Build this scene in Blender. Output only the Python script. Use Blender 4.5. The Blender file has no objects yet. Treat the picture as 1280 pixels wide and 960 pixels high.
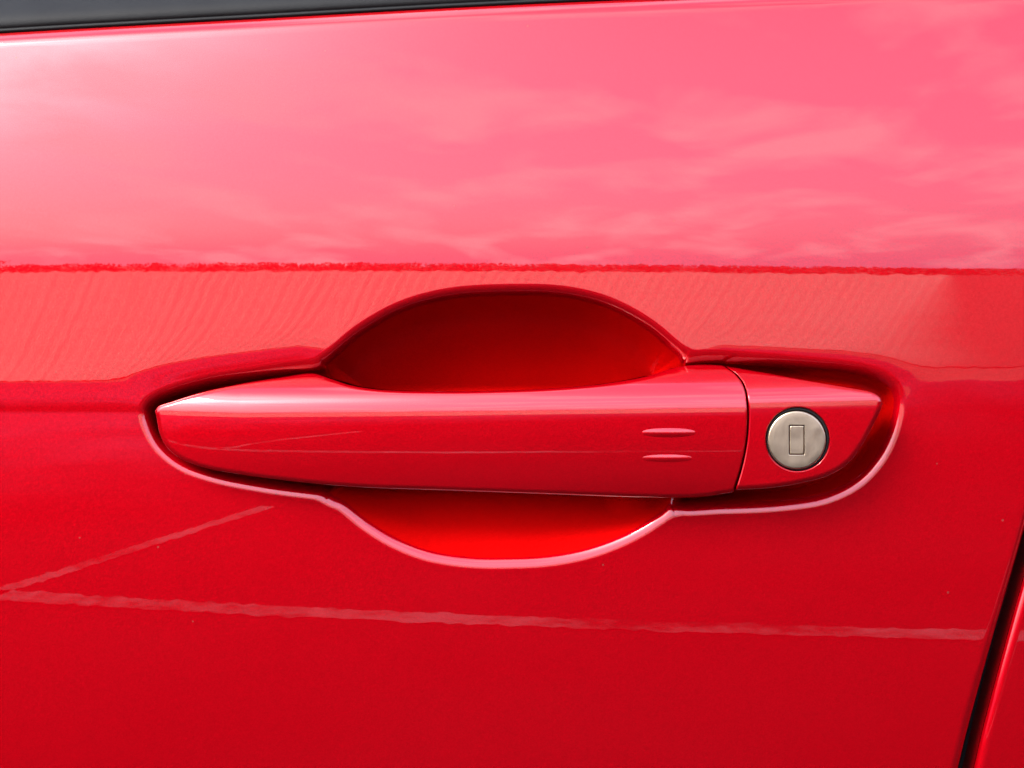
import bpy, bmesh, math, random
import numpy as np
from mathutils import Vector

R = math.radians
scene = bpy.context.scene
col = scene.collection
rng = np.random.default_rng(7)
random.seed(7)

# ------------------------------------------------------------------ camera
D = 0.50                       # metres from lens to the door skin
S = 0.309 / 1280.0             # metres per picture unit on the door skin
cam_d = bpy.data.cameras.new('camera')
cam_d.sensor_width = 36.0
cam_d.lens = 36.0 * D / 0.309
cam_d.clip_start = 0.01
cam_d.clip_end = 2000.0
cam = bpy.data.objects.new('camera', cam_d)
cam.location = (0, -D, 0)
cam.rotation_euler = (R(90), 0, 0)
col.objects.link(cam)
scene.camera = cam

# ------------------------------------------------------------------ sky, sun, exposure
SUN_EL, SUN_AZ = 38.0, -45.0    # azimuth from the direction door -> camera (-y); negative = left, beyond 90 = behind the door
az = R(SUN_AZ)
to_sun = Vector((math.sin(az) * math.cos(R(SUN_EL)), -math.cos(az) * math.cos(R(SUN_EL)), math.sin(R(SUN_EL))))
world = bpy.data.worlds.new('World')
scene.world = world
world.use_nodes = True
wn, wl = world.node_tree.nodes, world.node_tree.links
wn.clear()
w_out = wn.new('ShaderNodeOutputWorld')
w_bg = wn.new('ShaderNodeBackground')
w_bg.inputs['Strength'].default_value = 0.15
sky = wn.new('ShaderNodeTexSky')
sky.sky_type = 'NISHITA'
sky.sun_disc = False
sky.sun_elevation = R(SUN_EL)
sky.sun_rotation = math.atan2(to_sun.x, to_sun.y)
sky.air_density = 1.0
sky.dust_density = 4.0
sky.ozone_density = 1.0
tc = wn.new('ShaderNodeTexCoord')
sep = wn.new('ShaderNodeSeparateXYZ')
wl.new(tc.outputs['Generated'], sep.inputs[0])
zc = wn.new('ShaderNodeMath'); zc.operation = 'MAXIMUM'; zc.inputs[1].default_value = 0.0
wl.new(sep.outputs['Z'], zc.inputs[0])
za = wn.new('ShaderNodeMath'); za.operation = 'ADD'; za.inputs[1].default_value = 0.35
wl.new(zc.outputs[0], za.inputs[0])
dvx = wn.new('ShaderNodeMath'); dvx.operation = 'DIVIDE'
dvy = wn.new('ShaderNodeMath'); dvy.operation = 'DIVIDE'
wl.new(sep.outputs['X'], dvx.inputs[0]); wl.new(za.outputs[0], dvx.inputs[1])
wl.new(sep.outputs['Y'], dvy.inputs[0]); wl.new(za.outputs[0], dvy.inputs[1])
comb = wn.new('ShaderNodeCombineXYZ')
wl.new(dvx.outputs[0], comb.inputs[0]); wl.new(dvy.outputs[0], comb.inputs[1])
wmap = wn.new('ShaderNodeMapping'); wmap.inputs['Location'].default_value = (3.3, 1.7, 0); wmap.inputs['Rotation'].default_value = (0, 0, R(14)); wmap.inputs['Scale'].default_value = (1.7, 1.0, 1)
wl.new(comb.outputs[0], wmap.inputs[0])
cl = wn.new('ShaderNodeTexNoise'); cl.inputs['Scale'].default_value = 3.0; cl.inputs['Detail'].default_value = 6
cl.inputs['Roughness'].default_value = 0.5; cl.inputs['Distortion'].default_value = 0.35
wl.new(wmap.outputs[0], cl.inputs['Vector'])
cr = wn.new('ShaderNodeValToRGB')
cr.color_ramp.elements[0].position = 0.47; cr.color_ramp.elements[0].color = (0, 0, 0, 1)
cr.color_ramp.elements[1].position = 0.66; cr.color_ramp.elements[1].color = (1, 1, 1, 1)
wl.new(cl.outputs['Fac'], cr.inputs[0])
cm = wn.new('ShaderNodeMath'); cm.operation = 'MULTIPLY'; cm.inputs[1].default_value = 0.55
wl.new(cr.outputs[0], cm.inputs[0])
mix = wn.new('ShaderNodeMix'); mix.data_type = 'RGBA'
wl.new(cm.outputs[0], mix.inputs[0])
veil = wn.new('ShaderNodeMix'); veil.data_type = 'RGBA'       # thin high haze over the clear sky
veil.inputs[0].default_value = 0.75
vz = wn.new('ShaderNodeMapRange'); vz.interpolation_type = 'SMOOTHSTEP'
vz.inputs[1].default_value = 0.45; vz.inputs[2].default_value = 1.0; vz.inputs[3].default_value = 0.0; vz.inputs[4].default_value = 1.0
wl.new(zc.outputs[0], vz.inputs[0])
vcol = wn.new('ShaderNodeMix'); vcol.data_type = 'RGBA'
vcol.inputs[6].default_value = (1.75, 1.95, 3.3, 1); vcol.inputs[7].default_value = (0.9, 1.1, 2.0, 1)
wl.new(vz.outputs[0], vcol.inputs[0]); wl.new(vcol.outputs[2], veil.inputs[7])
wl.new(sky.outputs[0], veil.inputs[6])
# the haze is brighter towards the veiled sun
dsun = wn.new('ShaderNodeVectorMath'); dsun.operation = 'DOT_PRODUCT'; dsun.inputs[1].default_value = tuple(to_sun)
wl.new(tc.outputs['Generated'], dsun.inputs[0])
dmx = wn.new('ShaderNodeMath'); dmx.operation = 'MAXIMUM'; dmx.inputs[1].default_value = 0.0
wl.new(dsun.outputs['Value'], dmx.inputs[0])
dpw = wn.new('ShaderNodeMath'); dpw.operation = 'POWER'; dpw.inputs[1].default_value = 22.0
wl.new(dmx.outputs[0], dpw.inputs[0])
glow = wn.new('ShaderNodeVectorMath'); glow.operation = 'SCALE'; glow.inputs[0].default_value = (16.0, 15.9, 16.2)
wl.new(dpw.outputs[0], glow.inputs['Scale'])
hz = wn.new('ShaderNodeVectorMath'); hz.operation = 'ADD'
wl.new(veil.outputs[2], hz.inputs[0]); wl.new(glow.outputs[0], hz.inputs[1])
wl.new(hz.outputs[0], mix.inputs[6])
mix.inputs[7].default_value = (4.6, 4.6, 5.1, 1)
wl.new(mix.outputs[2], w_bg.inputs['Color'])
wl.new(w_bg.outputs[0], w_out.inputs[0])

sun_d = bpy.data.lights.new('sun', 'SUN')
sun_d.energy = 0.9
sun_d.angle = R(22.0)
sun_d.color = (1.0, 0.95, 0.87)
sun = bpy.data.objects.new('sun', sun_d)
sun.rotation_euler = (-to_sun).to_track_quat('-Z', 'Y').to_euler()
sun.location = (-3, 3, 4)
col.objects.link(sun)

vs = scene.view_settings
vs.view_transform = 'Standard'
vs.look = 'None'
vs.gamma = 1.0
vs.use_curve_mapping = False
vs.exposure = 3.0

scene.render.engine = 'CYCLES'
scene.cycles.max_bounces = 6
scene.cycles.glossy_bounces = 4
scene.cycles.diffuse_bounces = 3
scene.cycles.use_adaptive_sampling = True
scene.cycles.adaptive_threshold = 0.015
scene.cycles.use_denoising = True

# ------------------------------------------------------------------ helpers
def tag(o, label=None, cat=None, kind=None, group=None):
    if label: o['label'] = label
    if cat: o['category'] = cat
    if kind: o['kind'] = kind
    if group: o['group'] = group
    return o

def empty(name, loc):
    o = bpy.data.objects.new(name, None)
    o.location = loc
    o.empty_display_size = 0.05
    col.objects.link(o)
    return o

def link(name, me, mat, parent=None):
    o = bpy.data.objects.new(name, me)
    if mat: me.materials.append(mat)
    col.objects.link(o)
    if parent is not None:
        o.parent = parent
        p, off = parent, Vector((0, 0, 0))
        while p is not None:                     # mesh coordinates are world coordinates
            off += p.location
            p = p.parent
        o.location = -off
    return o

def mesh_np(name, co, faces, nor=None, smooth=True):
    me = bpy.data.meshes.new(name)
    me.from_pydata([tuple(c) for c in co], [], [tuple(f) for f in faces])
    if smooth:
        me.polygons.foreach_set('use_smooth', np.ones(len(me.polygons), dtype=bool))
    me.update()
    if nor is not None:
        me.normals_split_custom_set_from_vertices([tuple(n) for n in nor])
    return me

def P(px, py, o):
    """picture units on the skin + outward offset (m) -> point; the offset is along the lens axis"""
    k = (D - o) / D
    return np.stack([(px - 640.0) * S * k, -o, (480.0 - py) * S * k], -1)

def grid_normals(pos):
    du = np.gradient(pos, axis=1)
    dv = np.gradient(pos, axis=0)
    n = np.cross(dv, du)
    ln = np.linalg.norm(n, axis=-1, keepdims=True)
    n = n / np.maximum(ln, 1e-15)
    return np.where(n[..., 1:2] > 0, -n, n)       # always towards the street

def grid_faces(nr, nc, off=0):
    i = np.arange(nr * nc).reshape(nr, nc) + off
    a, b, c, d = i[:-1, :-1], i[1:, :-1], i[1:, 1:], i[:-1, 1:]
    return np.stack([a, b, c, d], -1).reshape(-1, 4)   # rows go down, columns right: faces look at -y

def spline(pts, n=20, closed=False):
    """centripetal-ish Catmull-Rom through the points"""
    p = np.array(pts, float)
    if closed:
        p = np.vstack([p[-1], p, p[0], p[1]])
    else:
        p = np.vstack([2 * p[0] - p[1], p, 2 * p[-1] - p[-2]])
    out = []
    for k in range(1, len(p) - 2):
        p0, p1, p2, p3 = p[k - 1], p[k], p[k + 1], p[k + 2]
        d0 = max(np.linalg.norm(p1 - p0) ** 0.5, 1e-6); d1 = max(np.linalg.norm(p2 - p1) ** 0.5, 1e-6); d2 = max(np.linalg.norm(p3 - p2) ** 0.5, 1e-6)
        m1 = d1 * ((p1 - p0) / d0 - (p2 - p0) / (d0 + d1) + (p2 - p1) / d1)
        m2 = d1 * ((p2 - p1) / d1 - (p3 - p1) / (d1 + d2) + (p3 - p2) / d2)
        t = np.linspace(0, 1, n, endpoint=False)[:, None]
        out.append((2 * t**3 - 3 * t**2 + 1) * p1 + (t**3 - 2 * t**2 + t) * m1 + (-2 * t**3 + 3 * t**2) * p2 + (t**3 - t**2) * m2)
    if not closed:
        out.append(p[-2][None])
    return np.vstack(out)

def dist_polyline(X, Y, poly, closed=False):
    """unsigned distance from every (X, Y) to a polyline, in the same units"""
    q = np.vstack([poly, poly[:1]]) if closed else poly
    best = np.full(X.shape, 1e18)
    for (ax, ay), (bx, by) in zip(q[:-1], q[1:]):
        dx, dy = bx - ax, by - ay
        L = dx * dx + dy * dy
        if L < 1e-12: continue
        t = np.clip(((X - ax) * dx + (Y - ay) * dy) / L, 0, 1)
        np.minimum(best, (X - ax - t * dx) ** 2 + (Y - ay - t * dy) ** 2, out=best)
    return np.sqrt(best)

def inside(X, Y, poly):
    r = np.zeros(X.shape, bool)
    q = np.vstack([poly, poly[:1]])
    for (ax, ay), (bx, by) in zip(q[:-1], q[1:]):
        if ay == by: continue
        c = ((ay > Y) != (by > Y)) & (X < (bx - ax) * (Y - ay) / (by - ay) + ax)
        r ^= c
    return r

def sdf(X, Y, poly):
    d = dist_polyline(X, Y, poly, True)
    return np.where(inside(X, Y, poly), d, -d)      # positive inside

def softmin(a, b, k):
    h = np.clip(0.5 + 0.5 * (b - a) / k, 0, 1)
    return b * (1 - h) + a * h - k * h * (1 - h)

def softmax(a, b, k):
    return -softmin(-a, -b, k)

def smooth01(x):
    x = np.clip(x, 0, 1)
    return x * x * (3 - 2 * x)

# ------------------------------------------------------------------ materials
def new_mat(name):
    m = bpy.data.materials.new(name)
    m.use_nodes = True
    nt = m.node_tree
    return m, nt.nodes, nt.links, nt.nodes['Principled BSDF']

def paint_material(name, colr, metal, rough, coat, coat_rough):
    m, n, l, b = new_mat(name)
    t = n.new('ShaderNodeTexCoord')
    b.inputs['Metallic'].default_value = metal
    b.inputs['Roughness'].default_value = rough
    b.inputs['Specular IOR Level'].default_value = 0.0
    b.inputs['Specular Tint'].default_value = (0.5, 0.0, 0.0, 1)
    b.inputs['Coat Weight'].default_value = 1.0
    b.inputs['Coat IOR'].default_value = 1.6
    b.inputs['Coat Roughness'].default_value = coat_rough
    # aluminium flakes under the lacquer
    v = n.new('ShaderNodeTexVoronoi'); v.inputs['Scale'].default_value = 2600.0
    l.new(t.outputs['Object'], v.inputs['Vector'])
    vr = n.new('ShaderNodeMapRange'); vr.inputs[3].default_value = 0.95; vr.inputs[4].default_value = 1.05
    sepc = n.new('ShaderNodeSeparateColor')
    l.new(v.outputs['Color'], sepc.inputs[0])
    l.new(sepc.outputs[0], vr.inputs[0])
    base = n.new('ShaderNodeMix'); base.data_type = 'RGBA'; base.blend_type = 'MULTIPLY'; base.inputs[0].default_value = 1.0
    base.inputs[6].default_value = (*colr, 1)
    l.new(vr.outputs[0], base.inputs[7])
    # sparse dust specks sitting on the lacquer
    dv = n.new('ShaderNodeTexVoronoi'); dv.inputs['Scale'].default_value = 95.0
    l.new(t.outputs['Object'], dv.inputs['Vector'])
    dlt = n.new('ShaderNodeMath'); dlt.operation = 'LESS_THAN'; dlt.inputs[1].default_value = 0.036
    l.new(dv.outputs['Distance'], dlt.inputs[0])
    dsc = n.new('ShaderNodeSeparateColor'); l.new(dv.outputs['Color'], dsc.inputs[0])
    dsel = n.new('ShaderNodeMath'); dsel.operation = 'GREATER_THAN'; dsel.inputs[1].default_value = 0.55
    l.new(dsc.outputs[1], dsel.inputs[0])
    dm = n.new('ShaderNodeMath'); dm.operation = 'MULTIPLY'
    l.new(dlt.outputs[0], dm.inputs[0]); l.new(dsel.outputs[0], dm.inputs[1])
    dm2 = n.new('ShaderNodeMath'); dm2.operation = 'MULTIPLY'; dm2.inputs[1].default_value = 0.5
    l.new(dm.outputs[0], dm2.inputs[0])
    dirt = n.new('ShaderNodeMix'); dirt.data_type = 'RGBA'
    l.new(dm2.outputs[0], dirt.inputs[0])
    l.new(base.outputs[2], dirt.inputs[6])
    dirt.inputs[7].default_value = (0.20, 0.05, 0.04, 1)
    l.new(dirt.outputs[2], b.inputs['Base Color'])
    cw = n.new('ShaderNodeMath'); cw.operation = 'SUBTRACT'; cw.inputs[0].default_value = coat; cw.use_clamp = True
    l.new(dm2.outputs[0], cw.inputs[1])
    l.new(cw.outputs[0], b.inputs['Coat Weight'])
    geo = n.new('ShaderNodeNewGeometry')
    def jitter(src, amount):
        sb = n.new('ShaderNodeVectorMath'); sb.operation = 'SUBTRACT'; sb.inputs[1].default_value = (0.5, 0.5, 0.5)
        l.new(src, sb.inputs[0])
        sc = n.new('ShaderNodeVectorMath'); sc.operation = 'SCALE'; sc.inputs['Scale'].default_value = amount
        l.new(sb.outputs[0], sc.inputs[0])
        ad = n.new('ShaderNodeVectorMath'); ad.operation = 'ADD'
        l.new(geo.outputs['Normal'], ad.inputs[0]); l.new(sc.outputs[0], ad.inputs[1])
        nm = n.new('ShaderNodeVectorMath'); nm.operation = 'NORMALIZE'
        l.new(ad.outputs[0], nm.inputs[0])
        return nm.outputs[0]
    l.new(jitter(v.outputs['Color'], 0.10), b.inputs['Normal'])      # flakes lie slightly askew under the lacquer
    p1 = n.new('ShaderNodeTexNoise'); p1.inputs['Scale'].default_value = 240.0; p1.inputs['Detail'].default_value = 1.0
    l.new(t.outputs['Object'], p1.inputs['Vector'])
    l.new(jitter(p1.outputs['Color'], 0.0024), b.inputs['Coat Normal'])   # orange peel of the lacquer
    return m

def simple_mat(name, colr, rough, metal=0.0, bump=None, var=None, spec=None):
    m, n, l, b = new_mat(name)
    b.inputs['Base Color'].default_value = (*colr, 1)
    b.inputs['Roughness'].default_value = rough
    b.inputs['Metallic'].default_value = metal
    if spec is not None: b.inputs['Specular IOR Level'].default_value = spec
    t = n.new('ShaderNodeTexCoord')
    if var:
        sc, amt = var
        z = n.new('ShaderNodeTexNoise'); z.inputs['Scale'].default_value = sc; z.inputs['Detail'].default_value = 6
        l.new(t.outputs['Object'], z.inputs['Vector'])
        r = n.new('ShaderNodeMapRange'); r.inputs[1].default_value = 0.3; r.inputs[2].default_value = 0.7
        r.inputs[3].default_value = 1 - amt; r.inputs[4].default_value = 1 + amt
        l.new(z.outputs['Fac'], r.inputs[0])
        mx = n.new('ShaderNodeMix'); mx.data_type = 'RGBA'; mx.blend_type = 'MULTIPLY'; mx.inputs[0].default_value = 1
        mx.inputs[6].default_value = (*colr, 1)
        l.new(r.outputs[0], mx.inputs[7]); l.new(mx.outputs[2], b.inputs['Base Color'])
    if bump:
        sc, dist = bump
        z = n.new('ShaderNodeTexNoise'); z.inputs['Scale'].default_value = sc; z.inputs['Detail'].default_value = 4
        l.new(t.outputs['Object'], z.inputs['Vector'])
        bp = n.new('ShaderNodeBump'); bp.inputs['Distance'].default_value = dist
        l.new(z.outputs['Fac'], bp.inputs['Height']); l.new(bp.outputs[0], b.inputs['Normal'])
    return m

M_PAINT = paint_material('red_metallic_paint', (0.29, 0.0001, 0.0028), 0.6, 0.40, 1.0, 0.012)
M_CUP = paint_material('brightened_thin_lacquer_red', (0.38, 0.0010, 0.0010), 0.55, 0.48, 0.8, 0.03)   # thinner clear coat; base red raised to brighten the dim recess
M_RUBBER = simple_mat('black_rubber', (0.0045, 0.0048, 0.0045), 0.64, spec=0.13, bump=(900, 0.00003), var=(60, 0.2))
M_GAP = simple_mat('black_gap_fill', (0.006, 0.006, 0.006), 0.8, spec=0.1, bump=(500, 0.0001))
M_GLASS = simple_mat('tinted_glass', (0.02, 0.025, 0.025), 0.02, var=(3, 0.05))
def asphalt_material():
    m, n, l, b = new_mat('asphalt')
    b.inputs['Roughness'].default_value = 0.9
    b.inputs['Specular IOR Level'].default_value = 0.0
    t = n.new('ShaderNodeTexCoord')
    z = n.new('ShaderNodeTexNoise'); z.inputs['Scale'].default_value = 1.1; z.inputs['Detail'].default_value = 7
    l.new(t.outputs['Object'], z.inputs['Vector'])
    dt = n.new('ShaderNodeVectorMath'); dt.operation = 'DOT_PRODUCT'; dt.inputs[1].default_value = (-0.5, -1.0, 0)
    l.new(t.outputs['Object'], dt.inputs[0])
    nz = n.new('ShaderNodeMath'); nz.operation = 'MULTIPLY_ADD'; nz.inputs[1].default_value = 1.4
    l.new(z.outputs['Fac'], nz.inputs[0]); l.new(dt.outputs['Value'], nz.inputs[2])
    mr = n.new('ShaderNodeMapRange'); mr.interpolation_type = 'SMOOTHSTEP'
    mr.inputs[1].default_value = 4.8; mr.inputs[2].default_value = 7.6
    l.new(nz.outputs[0], mr.inputs[0])
    c = n.new('ShaderNodeMix'); c.data_type = 'RGBA'
    c.inputs[6].default_value = (0.0075, 0.007, 0.009, 1); c.inputs[7].default_value = (0.058, 0.042, 0.084, 1)   # dark bays, paler worn lane
    l.new(mr.outputs[0], c.inputs[0])
    r = n.new('ShaderNodeMapRange'); r.inputs[1].default_value = 0.3; r.inputs[2].default_value = 0.7; r.inputs[3].default_value = 0.7; r.inputs[4].default_value = 1.3
    l.new(z.outputs['Fac'], r.inputs[0])
    mx = n.new('ShaderNodeMix'); mx.data_type = 'RGBA'; mx.blend_type = 'MULTIPLY'; mx.inputs[0].default_value = 1
    l.new(c.outputs[2], mx.inputs[6]); l.new(r.outputs[0], mx.inputs[7]); l.new(mx.outputs[2], b.inputs['Base Color'])
    return m
M_ASPHALT = asphalt_material()
def line_material():
    m, n, l, b = new_mat('worn_white_road_paint')
    b.inputs['Roughness'].default_value = 0.85
    b.inputs['Specular IOR Level'].default_value = 0.0
    t = n.new('ShaderNodeTexCoord')
    z = n.new('ShaderNodeTexNoise'); z.inputs['Scale'].default_value = 22.0; z.inputs['Detail'].default_value = 6; z.inputs['Roughness'].default_value = 0.65
    l.new(t.outputs['Object'], z.inputs['Vector'])
    z2 = n.new('ShaderNodeTexNoise'); z2.inputs['Scale'].default_value = 2.6; z2.inputs['Detail'].default_value = 3
    l.new(t.outputs['Object'], z2.inputs['Vector'])
    ad = n.new('ShaderNodeMath'); ad.operation = 'MULTIPLY_ADD'; ad.inputs[1].default_value = 1.3
    l.new(z2.outputs['Fac'], ad.inputs[0]); l.new(z.outputs['Fac'], ad.inputs[2])
    r = n.new('ShaderNodeMapRange'); r.interpolation_type = 'SMOOTHSTEP'; r.inputs[1].default_value = 0.82; r.inputs[2].default_value = 1.42
    l.new(ad.outputs[0], r.inputs[0])
    c = n.new('ShaderNodeMix'); c.data_type = 'RGBA'
    c.inputs[6].default_value = (0.012, 0.011, 0.014, 1); c.inputs[7].default_value = (0.15, 0.145, 0.155, 1)     # worn through to the asphalt in places
    l.new(r.outputs[0], c.inputs[0]); l.new(c.outputs[2], b.inputs['Base Color'])
    return m
M_LINE = line_material()
def field_material():
    m, n, l, b = new_mat('dry_stubble')
    b.inputs['Roughness'].default_value = 0.95
    b.inputs['Specular IOR Level'].default_value = 0.1
    t = n.new('ShaderNodeTexCoord')
    z = n.new('ShaderNodeTexNoise'); z.inputs['Scale'].default_value = 0.5; z.inputs['Detail'].default_value = 6
    l.new(t.outputs['Object'], z.inputs['Vector'])
    c1 = n.new('ShaderNodeMix'); c1.data_type = 'RGBA'
    c1.inputs[6].default_value = (0.40, 0.29, 0.225, 1); c1.inputs[7].default_value = (0.52, 0.39, 0.31, 1)
    l.new(z.outputs['Fac'], c1.inputs[0])
    # bare soil takes over to the right of a line through the field
    dt = n.new('ShaderNodeVectorMath'); dt.operation = 'DOT_PRODUCT'
    dt.inputs[1].default_value = (math.cos(R(20)), math.sin(R(20)), 0)
    l.new(t.outputs['Object'], dt.inputs[0])
    nz = n.new('ShaderNodeMath'); nz.operation = 'MULTIPLY_ADD'; nz.inputs[1].default_value = 0.8
    l.new(z.outputs['Fac'], nz.inputs[0]); l.new(dt.outputs['Value'], nz.inputs[2])
    mr = n.new('ShaderNodeMapRange'); mr.interpolation_type = 'SMOOTHSTEP'
    mr.inputs[1].default_value = -0.6; mr.inputs[2].default_value = 0.9
    l.new(nz.outputs[0], mr.inputs[0])
    c2 = n.new('ShaderNodeMix'); c2.data_type = 'RGBA'
    c2.inputs[7].default_value = (0.17, 0.07, 0.06, 1)
    l.new(mr.outputs[0], c2.inputs[0]); l.new(c1.outputs[2], c2.inputs[6])
    l.new(c2.outputs[2], b.inputs['Base Color'])
    return m
M_FIELD = field_material()
M_GRASS = simple_mat('verge_soil', (0.16, 0.07, 0.05), 0.95, bump=(20, 0.02), var=(0.8, 0.3))
M_LEAF = simple_mat('dark_leaves', (0.11, 0.07, 0.05), 0.8, var=(1.2, 0.4))
M_BARK = simple_mat('bark', (0.09, 0.06, 0.04), 0.9, bump=(20, 0.01), var=(4, 0.3))

# ------------------------------------------------------------------ ground around the car (seen in the paint)
GZ = -0.90
def sheet(name, pts, z, mat, parent=None):
    me = bpy.data.meshes.new(name)
    me.from_pydata([(x, y, z) for x, y in pts], [], [tuple(range(len(pts)))])
    me.update()
    return link(name, me, mat, parent)
ground = tag(sheet('ground', [(-500, -600), (500, -600), (500, 500), (-500, 500)], GZ - 0.02, M_GRASS),
             'wide flat brown ground mirrored in the red paint', 'ground', kind='structure')
lot = tag(sheet('car_park', [(-60, -8.2), (60, -6.6), (60, 30), (-60, 30)], GZ, M_ASPHALT),
          'grey asphalt car park the red car stands on', 'car park', kind='structure')

# bright field with tilled rows running away from the car
co, fa = [], []
fo = np.array([-0.45, 0.3])
rows = np.arange(-62.0, 26.0, 0.27)
for k, a_ in enumerate(rows):
    a_ = R(a_ + random.uniform(-0.07, 0.07))
    h = (0.0, 0.0135)[k % 2] * random.uniform(0.5, 1.2) * float(np.interp(math.degrees(a_), [-60, -5, 14, 26], [0.95, 0.95, 0.45, 0.3]))
    for dist in (8.35 + 0.24 * math.sin(a_) * 4, 30.0, 110.0):
        d_ = dist / math.cos(a_)
        co.append((fo[0] + math.sin(a_) * d_, fo[1] - math.cos(a_) * d_, GZ - 0.012 + h * dist / 10.0))
for i in range(len(rows) - 1):
    for j in (0, 1):
        fa.append((3 * i + j, 3 * i + j + 1, 3 * i + j + 4, 3 * i + j + 3))
me = bpy.data.meshes.new('field'); me.from_pydata(co, [], fa); me.update()
field = tag(link('field', me, M_FIELD), 'pale dry field with straight rows mirrored in the door', 'field', kind='structure')

def road_line(a, b, w):
    a, b = np.array(a), np.array(b)
    d = (b - a) / np.linalg.norm(b - a); nrm = np.array([-d[1], d[0]]) * w / 2
    n = 420
    L, Rr = [], []
    for i in range(n + 1):
        c = a + (b - a) * i / n
        L.append(c + nrm * (1 + 0.12 * rng.standard_normal())); Rr.append(c - nrm * (1 + 0.12 * rng.standard_normal()))
    co = [(x, y, GZ + 0.004) for x, y in L + Rr]
    fa = [(i, i + 1, n + 2 + i, n + 1 + i) for i in range(n)]
    me = bpy.data.meshes.new('parking_line'); me.from_pydata(co, [], fa); me.update()
    return link('parking_line', me, M_LINE, lot)
road_line((-5, -2.95), (4, -1.68), 0.085)
road_line((-1.33, -2.42), (-0.86, -3.55), 0.05)

# far wood on the horizon, seen only as a thin ragged line in the paint
co, fa = [], []
for k in range(150):
    x = -170 + k * 2.2 + random.uniform(-1, 1)
    y = -118 + random.uniform(-6, 6)
    h = random.uniform(0.95, 1.03) + (0.7 if x < -54 else 0)
    for i in range(200):
        q = Vector((x + random.gauss(0, 1.3), y + random.gauss(0, 1.3), GZ + h * random.uniform(0.05, 1.0)))
        u = Vector((random.gauss(0, 1), random.gauss(0, 1), random.gauss(0, 1))).normalized()
        e = u.orthogonal().normalized()
        sz_ = random.uniform(0.10, 0.22)
        k0 = len(co)
        co += [q - u * sz_, q + e * sz_ * 0.7, q + u * sz_, q - e * sz_ * 0.7]
        fa.append((k0, k0 + 1, k0 + 2, k0 + 3))
me = bpy.data.meshes.new('far_wood'); me.from_pydata([tuple(c) for c in co], [], fa); me.update()
tag(link('far_wood', me, M_LEAF), 'thin dark line of far trees mirrored across the red door', 'wood', kind='stuff')

# ------------------------------------------------------------------ door skin: surface law
CREASE = 515.0
_py = np.arange(-500, 1700, 0.5)
def tilt_left(p):
    up = np.interp(p, [-500, -30, 60, 160, 260, 330, 400, 465, 498, 508, CREASE], [30, 15.0, 11.5, 6.5, 0.8, -2.0, -2.75, -3.45, -4.1, -6.5, -8.0])
    dn = np.interp(p, [CREASE, 580, 765, 960, 1700], [-3.2, -4.2, -6.0, -8.6, -16.0])
    k = smooth01((p - (CREASE - 3)) / 6.0)
    return up * (1 - k) + dn * k
def tilt_right(p):
    return np.interp(p, [-500, -30, 60, 160, 260, 330, 400, 465, 560, 700, 765, 960, 1700], [30, 15.0, 11.5, 6.5, 0.8, -2.0, -2.8, -3.5, -4.2, -5.4, -6.0, -8.6, -16.0])
def law(f):
    t = f(_py)
    ker = np.ones(9) / 9.0
    t = np.convolve(np.pad(t, 4, mode='edge'), ker, 'valid')
    o = np.concatenate([[0], np.cumsum(np.tan(np.radians((t[1:] + t[:-1]) / 2)) * 0.5 * S)])
    return o - np.interp(330, _py, o)
O_L, O_R = law(tilt_left), law(tilt_right)
def skin(px, py):
    py = py + (6.5 + (px - 640.0) * -0.0105) * smooth01((500.0 - py) / 150.0)
    w = smooth01((px - 500.0) / 600.0)
    o = np.interp(py, _py, O_L) * (1 - w) + np.interp(py, _py, O_R) * w
    return o - ((px - 700.0) * S) ** 2 / (2 * 2.6)

# openings, read off the handle
cup_poly = spline([(405, 628), (388, 560), (385, 500), (398, 448), (420, 426), (450, 402), (500, 375), (560, 359), (640, 354), (710, 357), (765, 371), (815, 398), (845, 423), (862, 440),
                   (872, 500), (868, 580), (846, 642), (822, 662), (785, 683), (740, 700), (690, 710), (640, 713), (585, 712), (530, 703), (485, 685), (450, 663), (422, 640)], 8, True)
chan_poly = spline([(171, 515), (176, 500), (192, 487), (250, 468), (320, 456), (385, 447), (412, 446), (436, 462), (450, 500), (520, 530), (700, 530), (800, 515), (826, 475), (848, 444), (874, 437),
                    (950, 440), (1020, 446), (1070, 452), (1105, 462), (1126, 478), (1133, 500), (1126, 540), (1108, 578), (1078, 610), (1035, 631), (980, 640), (900, 644), (848, 645), (832, 638), (827, 622), (818, 600),
                    (780, 585), (640, 580), (500, 585), (470, 600), (440, 622), (415, 628), (390, 625), (330, 617), (265, 604), (222, 588), (192, 564), (177, 538)], 8, True)

def roll(e, r, slope):
    """rounded lip then a straight wall of that slope; e in metres inward"""
    es = r * slope / math.sqrt(1 + slope * slope)
    a = r - np.sqrt(np.maximum(r * r - np.clip(e, 0, es) ** 2, 0))
    return a + np.maximum(e - es, 0) * slope

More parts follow.
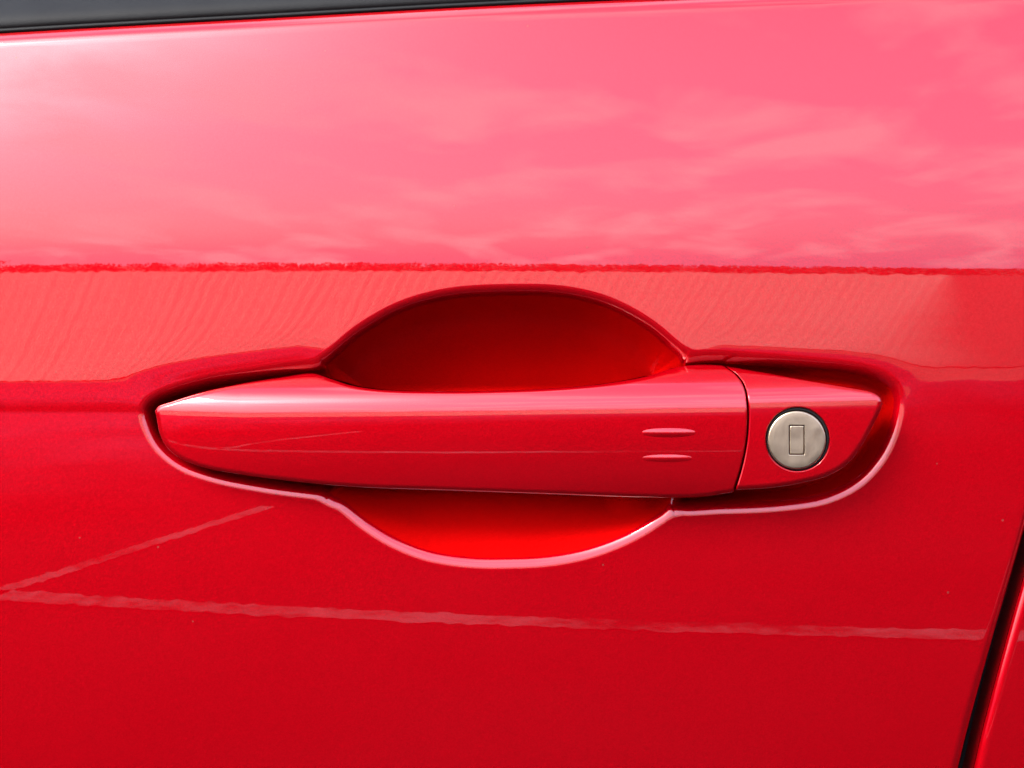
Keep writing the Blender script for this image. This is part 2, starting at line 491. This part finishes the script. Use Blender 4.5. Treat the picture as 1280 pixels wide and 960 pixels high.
_ce = np.linspace(0, 0.06, 3000)
_r, _sm = 0.0050, 1.05
_es = _r * _sm / math.sqrt(1 + _sm * _sm)
_sl = np.where(_ce < _es, _ce / np.sqrt(np.maximum(_r * _r - np.minimum(_ce, _es) ** 2, 1e-12)), _sm * np.exp(-np.maximum(_ce - _es, 0) / 0.021))
_sl = np.convolve(np.pad(_sl, 10, mode='edge'), np.ones(21) / 21, 'valid')
_cd = np.concatenate([[0], np.cumsum((_sl[1:] + _sl[:-1]) / 2 * (_ce[1] - _ce[0]))])
def recess_depth(px, py):
    ec = sdf(px, py, chan_poly) * S
    eu = sdf(px, py, cup_poly) * S
    k = 0.0034                                        # fillet where channel and cup outlines meet
    corr = 0.25 * k * np.maximum(0, 1 - np.abs(ec - eu) / k) ** 2
    ec, eu = ec + corr, eu + corr
    dc = softmin(roll(ec, 0.0046, 2.6), 0.0120 - 0.0045 * smooth01((540 - py) / 60.0), 0.004)
    dc = np.where(ec > 0, np.maximum(dc, 0), 0)
    du = np.where(eu > 0, np.interp(eu, _ce, _cd), 0)
    du = du * (1 + (0.42 + 0.16 * smooth01((px - 770) / 80.0) + 0.2 * smooth01((470 - px) / 60.0)) * smooth01((540 - py) / 60.0) - 0.16 * smooth01((py - 560) / 60.0))
    flat = 0.030 - 0.0215 * smooth01((px - 660) / 130.0) * smooth01((py - 545) / 50.0)      # the cup floor levels off low down at its right end
    du = np.where(du > 0.002, softmin(du, flat, 0.004), du)
    kk = 0.0012
    d = np.maximum(dc, du) + 0.25 * kk * np.maximum(0, 1 - np.abs(dc - du) / kk) ** 2 * smooth01(np.minimum(dc, du) / 0.0015)
    out = np.maximum(-np.maximum(ec, eu), 0)
    side = np.clip(smooth01((430 - px) / 60.0) + 0.35 * smooth01((px - 850) / 60.0), 0, 1)
    d = d + 0.00022 * np.exp(-out / 0.0034) * smooth01((512 - py) / 45.0) * side   # the pressing pulls the skin in a little
    return d, np.maximum(ec, eu)

top_curve = spline([(-700, 92), (-300, 62), (0, 42), (320, 24), (640, 6.5), (950, -6), (1280, -17), (1900, -28)], 20)
gap_curve = spline([(-60, 1452), (150, 1400), (330, 1362), (450, 1334), (580, 1302), (660, 1280), (716, 1264), (795, 1241), (911, 1209), (960, 1197), (1120, 1158), (1400, 1090)], 20)
def y_top(px): return np.interp(px, top_curve[:, 0], top_curve[:, 1])
def x_gap(py): return np.interp(py, gap_curve[:, 0], gap_curve[:, 1])

# ------------------------------------------------------------------ front door
car = tag(empty('car', (0, 0.02, -0.30)), 'glossy red car seen close at its door with pull handle and round silver lock', 'car')

X0, X1, Y0, Y1 = 150.0, 1160.0, 335.0, 735.0
xs = np.concatenate([np.arange(-640, X0, 10.0), np.arange(X0, X1, 1.05), np.linspace(X1, 1400, 34)])
ys = np.concatenate([np.linspace(-20, Y0, 46)[:-1], np.arange(Y0, Y1, 1.05), np.linspace(Y1, 1330, 64)])
PX, PY = np.meshgrid(xs, ys)
# rows end on the belt line, columns end on the shut line
k = np.clip((Y0 - PY) / (Y0 + 20), 0, 1)
PY = np.where(PY < Y0, Y0 - k * (Y0 - y_top(PX)), PY)
k = np.clip((PX - X1) / (1400 - X1), 0, 1)
lim = np.maximum(x_gap(PY), 1120)
PXw = np.where(PX > X1, X1 + k * (x_gap(PY) - X1), PX)
low = PY > Y1 + 1        # below the handle the whole width is squeezed so that the shut line stays clean
sq = smooth01((PY - Y1) / 150.0)
PXl = np.where(PX > 600, 600 + (PX - 600) / 800.0 * (x_gap(PY) - 600), PX)
PX = PXw * (1 - sq) + PXl * sq
O = skin(PX, PY)
dep = np.zeros(PX.shape); e_in = np.full(PX.shape, -1.0)
box = (PX > 60) & (PX < 1240) & (PY > 250) & (PY < 810)
dd, ee = recess_depth(PX[box], PY[box])
dep[box], e_in[box] = dd, ee
O = O - dep
# rolled edges: belt line and shut line
e_t = np.maximum((PY - y_top(PX)) * S, 0); r = 0.0030
O = O - np.where(e_t < r, r - np.sqrt(np.maximum(r * r - (r - e_t) ** 2, 0)), 0)
e_g = np.maximum((x_gap(PY) - PX) * S * 0.965, 0); r = 0.0016
O = O - np.where(e_g < r, r - np.sqrt(np.maximum(r * r - (r - e_g) ** 2, 0)), 0)
pos = P(PX, PY, O)
nor = grid_normals(pos)
nr, nc = PX.shape
faces = grid_faces(nr, nc)
LIP = 0.0037
fi = e_in.reshape(-1)[faces].min(axis=1)
def sub(name, faces, pos, nor, mat, parent, extra=None):
    idx = np.unique(faces)
    remap = np.full(pos.shape[0], -1); remap[idx] = np.arange(len(idx))
    c, f, nn = pos[idx], remap[faces], nor[idx]
    if extra is not None:
        ec, ef, en = extra
        f = np.vstack([f, ef + len(c)]); c = np.vstack([c, ec]); nn = np.vstack([nn, en])
    return link(name, mesh_np(name, c, f, nn), mat, parent)
pf, nf = pos.reshape(-1, 3), nor.reshape(-1, 3)
# flanges turned back along belt line and shut line
gi = np.arange(nr * nc).reshape(nr, nc)
a = pf[gi[:, -1]]; b = a + np.array([0, 0.018, 0])
ec = np.vstack([a, b]); m = len(a)
ef = np.array([(i, i + 1, m + i + 1, m + i) for i in range(m - 1)])
en = np.tile([1.0, 0.0, 0.0], (2 * m, 1))
a2 = pf[gi[0, :]]; b2 = a2 + np.array([0, 0.010, 0]); m2 = len(a2)
ef2 = np.array([(i, i + 1, m2 + i + 1, m2 + i) for i in range(m2 - 1)]) + 2 * m
en2 = np.tile([0.0, 0.0, 1.0], (2 * m2, 1))
extra = (np.vstack([ec, a2, b2]), np.vstack([ef, ef2]), np.vstack([en, en2]))
skin_o = sub('front_door', faces[fi <= LIP], pf, nf, M_PAINT, car, extra)
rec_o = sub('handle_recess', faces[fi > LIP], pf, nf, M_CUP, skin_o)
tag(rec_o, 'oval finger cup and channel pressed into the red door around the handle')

# ------------------------------------------------------------------ handle grip
def pad_mesh(name, X, Y, Oo, mat, parent, back=0.014, inset=0.0):
    """front surface given on a grid, with a skirt turned back and a closed rear"""
    pos = P(X, Y, Oo); nor = grid_normals(pos)
    nr, nc = X.shape
    c = [pos.reshape(-1, 3)]; nn = [nor.reshape(-1, 3)]; f = [grid_faces(nr, nc)]
    gi = np.arange(nr * nc).reshape(nr, nc)
    loop = np.concatenate([gi[0, :-1], gi[:-1, -1], gi[-1, :0:-1], gi[:0:-1, 0]])
    lp = pos.reshape(-1, 3)[loop]
    cen = lp.mean(0)
    tg = np.roll(lp, -1, 0) - np.roll(lp, 1, 0)
    sn = np.cross(np.array([0, 1.0, 0]), tg); sn /= np.maximum(np.linalg.norm(sn, axis=1, keepdims=True), 1e-12)
    out = lp - cen
    sn = np.where((sn * out).sum(1, keepdims=True) < 0, -sn, sn)
    off = nr * nc; m = len(loop)
    lb = lp.copy(); lb[:, 1] += back
    c += [lp, lb]; nn += [sn, sn]
    f.append(np.array([(off + i, off + m + i, off + m + (i + 1) % m, off + (i + 1) % m) for i in range(m)]))
    # rear: straight strips from top row to bottom row
    off2 = off + 2 * m
    tb = pos[0].copy(); bb = pos[-1].copy(); tb[:, 1] += back; bb[:, 1] += back
    c += [tb, bb]; nn += [np.tile([0, 1.0, 0], (nc, 1))] * 2
    f.append(np.array([(off2 + i, off2 + i + 1, off2 + nc + i + 1, off2 + nc + i) for i in range(nc - 1)]))
    return link(name, mesh_np(name, np.vstack(c), np.vstack(f), np.vstack(nn)), mat, parent)

split = spline([(898, 450), (904, 457), (918, 467), (928, 480), (933, 500), (934, 530), (931, 560), (925, 588), (917, 614), (914, 624)], 12)
def x_split(py): return np.interp(py, split[:, 1], split[:, 0])
g_top = spline([(194, 513), (198, 508), (215, 502), (250, 491), (300, 480), (350, 472), (392, 467), (412, 473), (440, 482), (480, 487.5), (560, 489.5), (640, 488), (700, 485), (760, 479), (810, 470), (838, 461), (862, 456.5), (904, 457), (960, 466)], 14)
g_bot = spline([(194, 515), (196, 524), (199, 540), (207, 557), (222, 571), (250, 583), (300, 593), (380, 603), (450, 609), (560, 613), (700, 618), (800, 621.5), (870, 621.5), (917, 615), (960, 606)], 14)
def gt(px): return np.interp(px, g_top[:, 0], g_top[:, 1])
def gb(px): return np.interp(px, g_bot[:, 0], g_bot[:, 1])
def y_hor(px): return np.interp(px, [194, 300, 560, 934, 1110], [513, 516, 514, 509, 505])
def o_sh(px):
    return np.interp(px, _gx, _go)
_g = spline([(180, -0.0018e4), (194, -0.0002e4), (230, 0.0022e4), (300, 0.0048e4), (400, 0.0072e4), (520, 0.0090e4), (640, 0.0098e4), (780, 0.0101e4), (934, 0.0099e4), (1020, 0.0094e4), (1120, 0.0084e4)], 20)
_gx, _go = _g[:, 0], _g[:, 1] / 1e4
_t = np.arange(-120, 140, 0.25)
def integ(offs, tl):
    t = np.interp(_t, offs, tl)
    t = np.convolve(np.pad(t, 8, mode='edge'), np.ones(17) / 17, 'valid')
    o = np.concatenate([[0], np.cumsum(np.tan(np.radians((t[1:] + t[:-1]) / 2)) * 0.25 * S)])
    return o - np.interp(0, _t, o)
GRIP = integ([-120, -46, -34, -24, -17, -10, -4, 0, 6, 12, 50, 85, 105, 140], [66, 62, 52, 38, 27, 13, 4.5, 0.6, -3.0, -4.6, -9.0, -15, -22, -30])
CAPP = integ([-120, -40, -22, -15, -11, -7, -3, 0, 10, 100, 140], [66, 62, 52, 44, 32, 17, 4, -1.5, -4.0, -8.0, -9])
def dent(e, r):
    return np.where(e < r, r - np.sqrt(np.maximum(r * r - (r - np.clip(e, 0, r)) ** 2, 0)), 0)

NU, NV = 520, 150
u = np.linspace(0, 1, NU); u = 0.12 * u + 0.88 * (u ** 1.35); u = 1 - (1 - u) ** 1.12 
v = 0.5 - 0.5 * np.cos(np.linspace(0, math.pi, NV)); v = 0.45 * v + 0.55 * np.linspace(0, 1, NV)
U, V = np.meshgrid(u, v)
xb = 194.0 + U * (930 - 194.0)
for _ in range(4):
    yb = gt(xb) * (1 - V) + gb(xb) * V
    xb = 194.0 + U * (x_split(yb) - 194.0)
GX, GY = xb, gt(xb) * (1 - V) + gb(xb) * V
def grip_surface(px, py):
    return o_sh(px) + np.interp(py - y_hor(px), _t, GRIP)
e_top = dist_polyline(GX, GY, g_top[::2]) * S
e_bot = dist_polyline(GX, GY, g_bot[::2]) * S
e_spl = dist_polyline(GX, GY, split[::2]) * S
GO = grip_surface(GX, GY) - dent(e_top, 0.0012) - dent(e_bot, 0.0014) - dent(e_spl, 0.0005)
handle = pad_mesh('door_handle', GX, GY, GO, M_PAINT, car, back=0.017)
tag(handle, 'long tapering glossy red pull bar crossing the finger cup')

# two small raised touch marks on the grip
def ridge(cx, cy, hw, hh, ht):
    n1, n2 = 60, 28
    A, B = np.meshgrid(np.linspace(-1, 1, n1), np.linspace(-1, 1, n2))
    prof = np.maximum(1 - A * A, 0)
    X = cx + A * hw; Y = cy + B * hh * (0.25 + 0.75 * np.sqrt(prof)) + (A * 0.0)
    h = prof ** 0.8 * np.cos(B * math.pi / 2) ** 1.3
    o = grip_surface(X, Y) + ht * h - 0.00004 * (1 - np.minimum(h * 6, 1))
    pos = P(X, Y, o)
    link('touch_ridge', mesh_np('touch_ridge', pos.reshape(-1, 3), grid_faces(n2, n1), grid_normals(pos).reshape(-1, 3)), M_PAINT, handle)
ridge(836, 541.0, 34, 6.2, 0.00042)
ridge(834, 573.0, 32, 5.2, 0.00030)

# ------------------------------------------------------------------ fixed end cap with the lock
c_top = spline([(900, 456.5), (906, 457.5), (950, 465), (1020, 477.5), (1072, 486.5), (1090, 490.5), (1099, 496), (1103, 504)], 14)
c_bot = spline([(912, 613.5), (918, 612.5), (960, 610), (1000, 604), (1036, 594), (1060, 579), (1078, 556), (1092, 530), (1101, 512), (1103, 505)], 14)
def ct(px): return np.interp(px, c_top[:, 0], c_top[:, 1])
def cb(px): return np.interp(px, c_bot[:, 0], c_bot[:, 1])
NU, NV = 260, 200
u = np.linspace(0, 1, NU); u = 1 - (1 - u) ** 1.25
v = 0.5 - 0.5 * np.cos(np.linspace(0, math.pi, NV)); v = 0.35 * v + 0.65 * np.linspace(0, 1, NV)
U, V = np.meshgrid(u, v)
xb = 930 + U * (1103 - 930)
for _ in range(5):
    yb = ct(xb) * (1 - V) + cb(xb) * V
    xs0 = x_split(yb) + 2.0
    xb = xs0 + U * (1103 - xs0)
CX, CY = xb, ct(xb) * (1 - V) + cb(xb) * V
LX, LY, LR = 997.0, 549.0, 39.0
def cap_surface(px, py):
    return o_sh(px) + np.interp(py - (y_hor(px) - 4), _t, CAPP)
e_top = dist_polyline(CX, CY, c_top[::2]) * S
e_bot = dist_polyline(CX, CY, c_bot[::2]) * S
sp2 = split[::2] + np.array([2.0, 0])
e_spl = dist_polyline(CX, CY, sp2) * S
rad = np.hypot(CX - LX, CY - LY)
hole = 0.0030 * smooth01((LR + 1.6 - rad) / 3.2)
CO = cap_surface(CX, CY) - dent(e_top, 0.0012) - dent(e_bot, 0.0016) - dent(e_spl, 0.0005) - hole
cap = pad_mesh('end_cap', CX, CY, CO, M_PAINT, handle, back=0.012)
tag(cap, 'red pointed end cap of the handle holding the lock')

# lock: turned metal disc with a shuttered key slot
def brushed():
    m, n, l, b = new_mat('brushed_nickel')
    b.inputs['Metallic'].default_value = 1.0
    b.inputs['Roughness'].default_value = 0.38
    t = n.new('ShaderNodeTexCoord')
    mp = n.new('ShaderNodeMapping'); mp.inputs['Scale'].default_value = (1500, 1500, 260); mp.inputs['Rotation'].default_value = (0, R(25), 0)
    l.new(t.outputs['Object'], mp.inputs[0])
    z = n.new('ShaderNodeTexNoise'); z.inputs['Scale'].default_value = 1.0; z.inputs['Detail'].default_value = 5
    l.new(mp.outputs[0], z.inputs['Vector'])
    z2 = n.new('ShaderNodeTexNoise'); z2.inputs['Scale'].default_value = 260.0; z2.inputs['Detail'].default_value = 5
    l.new(t.outputs['Object'], z2.inputs['Vector'])
    mx = n.new('ShaderNodeMix'); mx.data_type = 'RGBA'
    mx.inputs[6].default_value = (0.33, 0.255, 0.165, 1); mx.inputs[7].default_value = (0.47, 0.38, 0.255, 1)
    l.new(z2.outputs['Fac'], mx.inputs[0]); l.new(mx.outputs[2], b.inputs['Base Color'])
    bp = n.new('ShaderNodeBump'); bp.inputs['Distance'].default_value = 0.00004
    l.new(z.outputs['Fac'], bp.inputs['Height']); l.new(bp.outputs[0], b.inputs['Normal'])
    rr = n.new('ShaderNodeMapRange'); rr.inputs[3].default_value = 0.28; rr.inputs[4].default_value = 0.48
    l.new(z2.outputs['Fac'], rr.inputs[0]); l.new(rr.outputs[0], b.inputs['Roughness'])
    return m
M_NICKEL = brushed()
lx, ly = LX - 1.0, LY + 1.0
o_c = float(cap_surface(np.array([lx]), np.array([ly]))[0])
o_u = float(cap_surface(np.array([lx]), np.array([ly - 20]))[0]); o_d = float(cap_surface(np.array([lx]), np.array([ly + 20]))[0])
o_l = float(cap_surface(np.array([lx - 20]), np.array([ly]))[0]); o_r = float(cap_surface(np.array([lx + 20]), np.array([ly]))[0])
sx, sz = (o_r - o_l) / (40 * S), (o_u - o_d) / (40 * S)      # outward slope of the cap face
def lockpt(ax, az_, h):
    """ax right, az_ up in picture units from lock centre; h metres above the cap face"""
    o = o_c + sx * ax * S + sz * az_ * S + h
    return P(np.array([lx + ax]), np.array([ly - az_]), np.array([o]))[0]
NA = 96
angs = np.linspace(0, 2 * math.pi, NA, endpoint=False)
def rect_pt(a, hw, hh):
    c, s = math.cos(a), math.sin(a)
    k = min(hw / max(abs(c), 1e-9), hh / max(abs(s), 1e-9))
    return c * k, s * k
rings = []
for rr, hh in ((36.2, -0.0028), (36.4, -0.0004), (36.2, -0.0001), (35.6, 0.00014), (34.8, 0.00026), (33.8, 0.0003), (27.0, 0.0003)):
    rings.append([lockpt(rr * math.cos(a), rr * math.sin(a), hh) for a in angs])
slot_w, slot_h, slot_x = 9.4, 18.4, 0.0
def slot_ring(w, h, z):
    return [lockpt(slot_x + rect_pt(a, w, h)[0], rect_pt(a, w, h)[1], z) for a in angs]
rings += [slot_ring(slot_w + 0.9, slot_h + 0.9, 0.0003), slot_ring(slot_w + 0.3, slot_h + 0.3, 0.00018), slot_ring(slot_w, slot_h, -0.0009)]
co = [p for r_ in rings for p in r_]
fa = [(i * NA + j, i * NA + (j + 1) % NA, (i + 1) * NA + (j + 1) % NA, (i + 1) * NA + j) for i in range(len(rings) - 1) for j in range(NA)]
me = mesh_np('lock_cylinder', co, fa, smooth=True)
lock = link('lock_cylinder', me, M_NICKEL, car)
es = lock.modifiers.new('edges', 'EDGE_SPLIT'); es.split_angle = R(18)
tag(lock, 'round silver lock cylinder with upright key slot')
rings = [slot_ring(slot_w - 0.9, slot_h - 0.9, -0.0009), slot_ring(slot_w - 0.9, slot_h - 0.9, 0.00002), slot_ring(slot_w - 1.7, slot_h - 1.7, 0.00014)]
co = [p for r_ in rings for p in r_]
fa = [(i * NA + j, i * NA + (j + 1) % NA, (i + 1) * NA + (j + 1) % NA, (i + 1) * NA + j) for i in range(2) for j in range(NA)]
fa.append(tuple(range(2 * NA, 3 * NA)))
sh = link('key_slot_shutter', mesh_np('key_slot_shutter', co, fa, smooth=False), M_NICKEL, lock)
# dark rubber ring filling the gap round the lock
rings = []
for rr, hh in ((35.6, -0.0016), (36.6, -0.0007), (38.0, -0.0005), (39.2, -0.0009), (39.8, -0.0020)):
    rings.append([lockpt(1 + rr * math.cos(a), 1 + rr * math.sin(a), hh) for a in angs])
co = [p for r_ in rings for p in r_]
fa = [(i * NA + j, (i + 1) * NA + j, (i + 1) * NA + (j + 1) % NA, i * NA + (j + 1) % NA) for i in range(len(rings) - 1) for j in range(NA)]
link('lock_gasket', mesh_np('lock_gasket', co, fa), M_GAP, lock)

# ------------------------------------------------------------------ belt moulding and window above the door
def belt(name, profile, mat):
    """profile: list of (picture units above the belt line, outward offset from the skin edge)"""
    bx = np.linspace(-640, 1440, 140)
    yt = y_top(bx)
    rows = []
    base = skin(bx, yt)
    for up, oo in profile:
        rows.append(P(bx, yt - up, base + oo))
    pos = np.array(rows)
    return link(name, mesh_np(name, pos.reshape(-1, 3), grid_faces(len(profile), len(bx))[:, ::-1], None), mat, skin_o)
bel = belt('window_moulding', [(-6, -0.012), (-1.5, -0.0046), (1.0, -0.0036), (3, -0.0030), (5, -0.0031), (6, -0.0036), (7, -0.0033), (11, -0.0029), (18, -0.0034), (24, -0.0046), (30, -0.0064), (38, -0.0094), (46, -0.0134), (48, -0.017), (48, -0.022)], M_RUBBER)
tag(bel, 'dark grey rubber strip along the bottom of the window')
belt('window_glass', [(30, -0.0190), (200, -0.040), (500, -0.080)], M_GLASS)

# ------------------------------------------------------------------ rear door edge beyond the shut line
rx = np.concatenate([np.linspace(0, 1, 16) ** 1.6 * 14, np.linspace(15, 480, 60)])
ry = np.linspace(-20, 1330, 160)
RX0, RY = np.meshgrid(rx, ry)
def x_rear(py): return x_gap(py) + np.interp(py, [500, 720, 960, 1400], [14, 16.5, 19.5, 22])
RX = x_rear(RY) + RX0
RO = skin(RX, RY) + 0.0002
r = 0.0034
e = RX0 * S * 0.965
RO = RO - dent(e, r)
pos = P(RX, RY, RO); nor = grid_normals(pos)
a = pos[:, 0]; b = a + np.array([0, 0.016, 0]); m = len(a)
ex = (np.vstack([a, b]), np.array([(i, m + i, m + i + 1, i + 1) for i in range(m - 1)]), np.tile([-1.0, 0, 0], (2 * m, 1)))
rear = sub('rear_door', grid_faces(*RX.shape), pos.reshape(-1, 3), nor.reshape(-1, 3), M_PAINT, car, ex)
tag(rear, 'red edge of the rear door beyond the dark shut line')
# dark strip added behind the shut gap to keep it black
sx_ = np.array([-30.0, 0, 10, 20, 60]); SX0, SY = np.meshgrid(sx_, ry)
SXX = x_gap(SY) + SX0
SO = skin(SXX, SY) - 0.0155 + np.array([0, 0, 0.002, 0, 0])[None, :]
pos = P(SXX, SY, SO)
link('gap_backing', mesh_np('gap_backing', pos.reshape(-1, 3), grid_faces(*SXX.shape), grid_normals(pos).reshape(-1, 3)), M_GAP, rear)
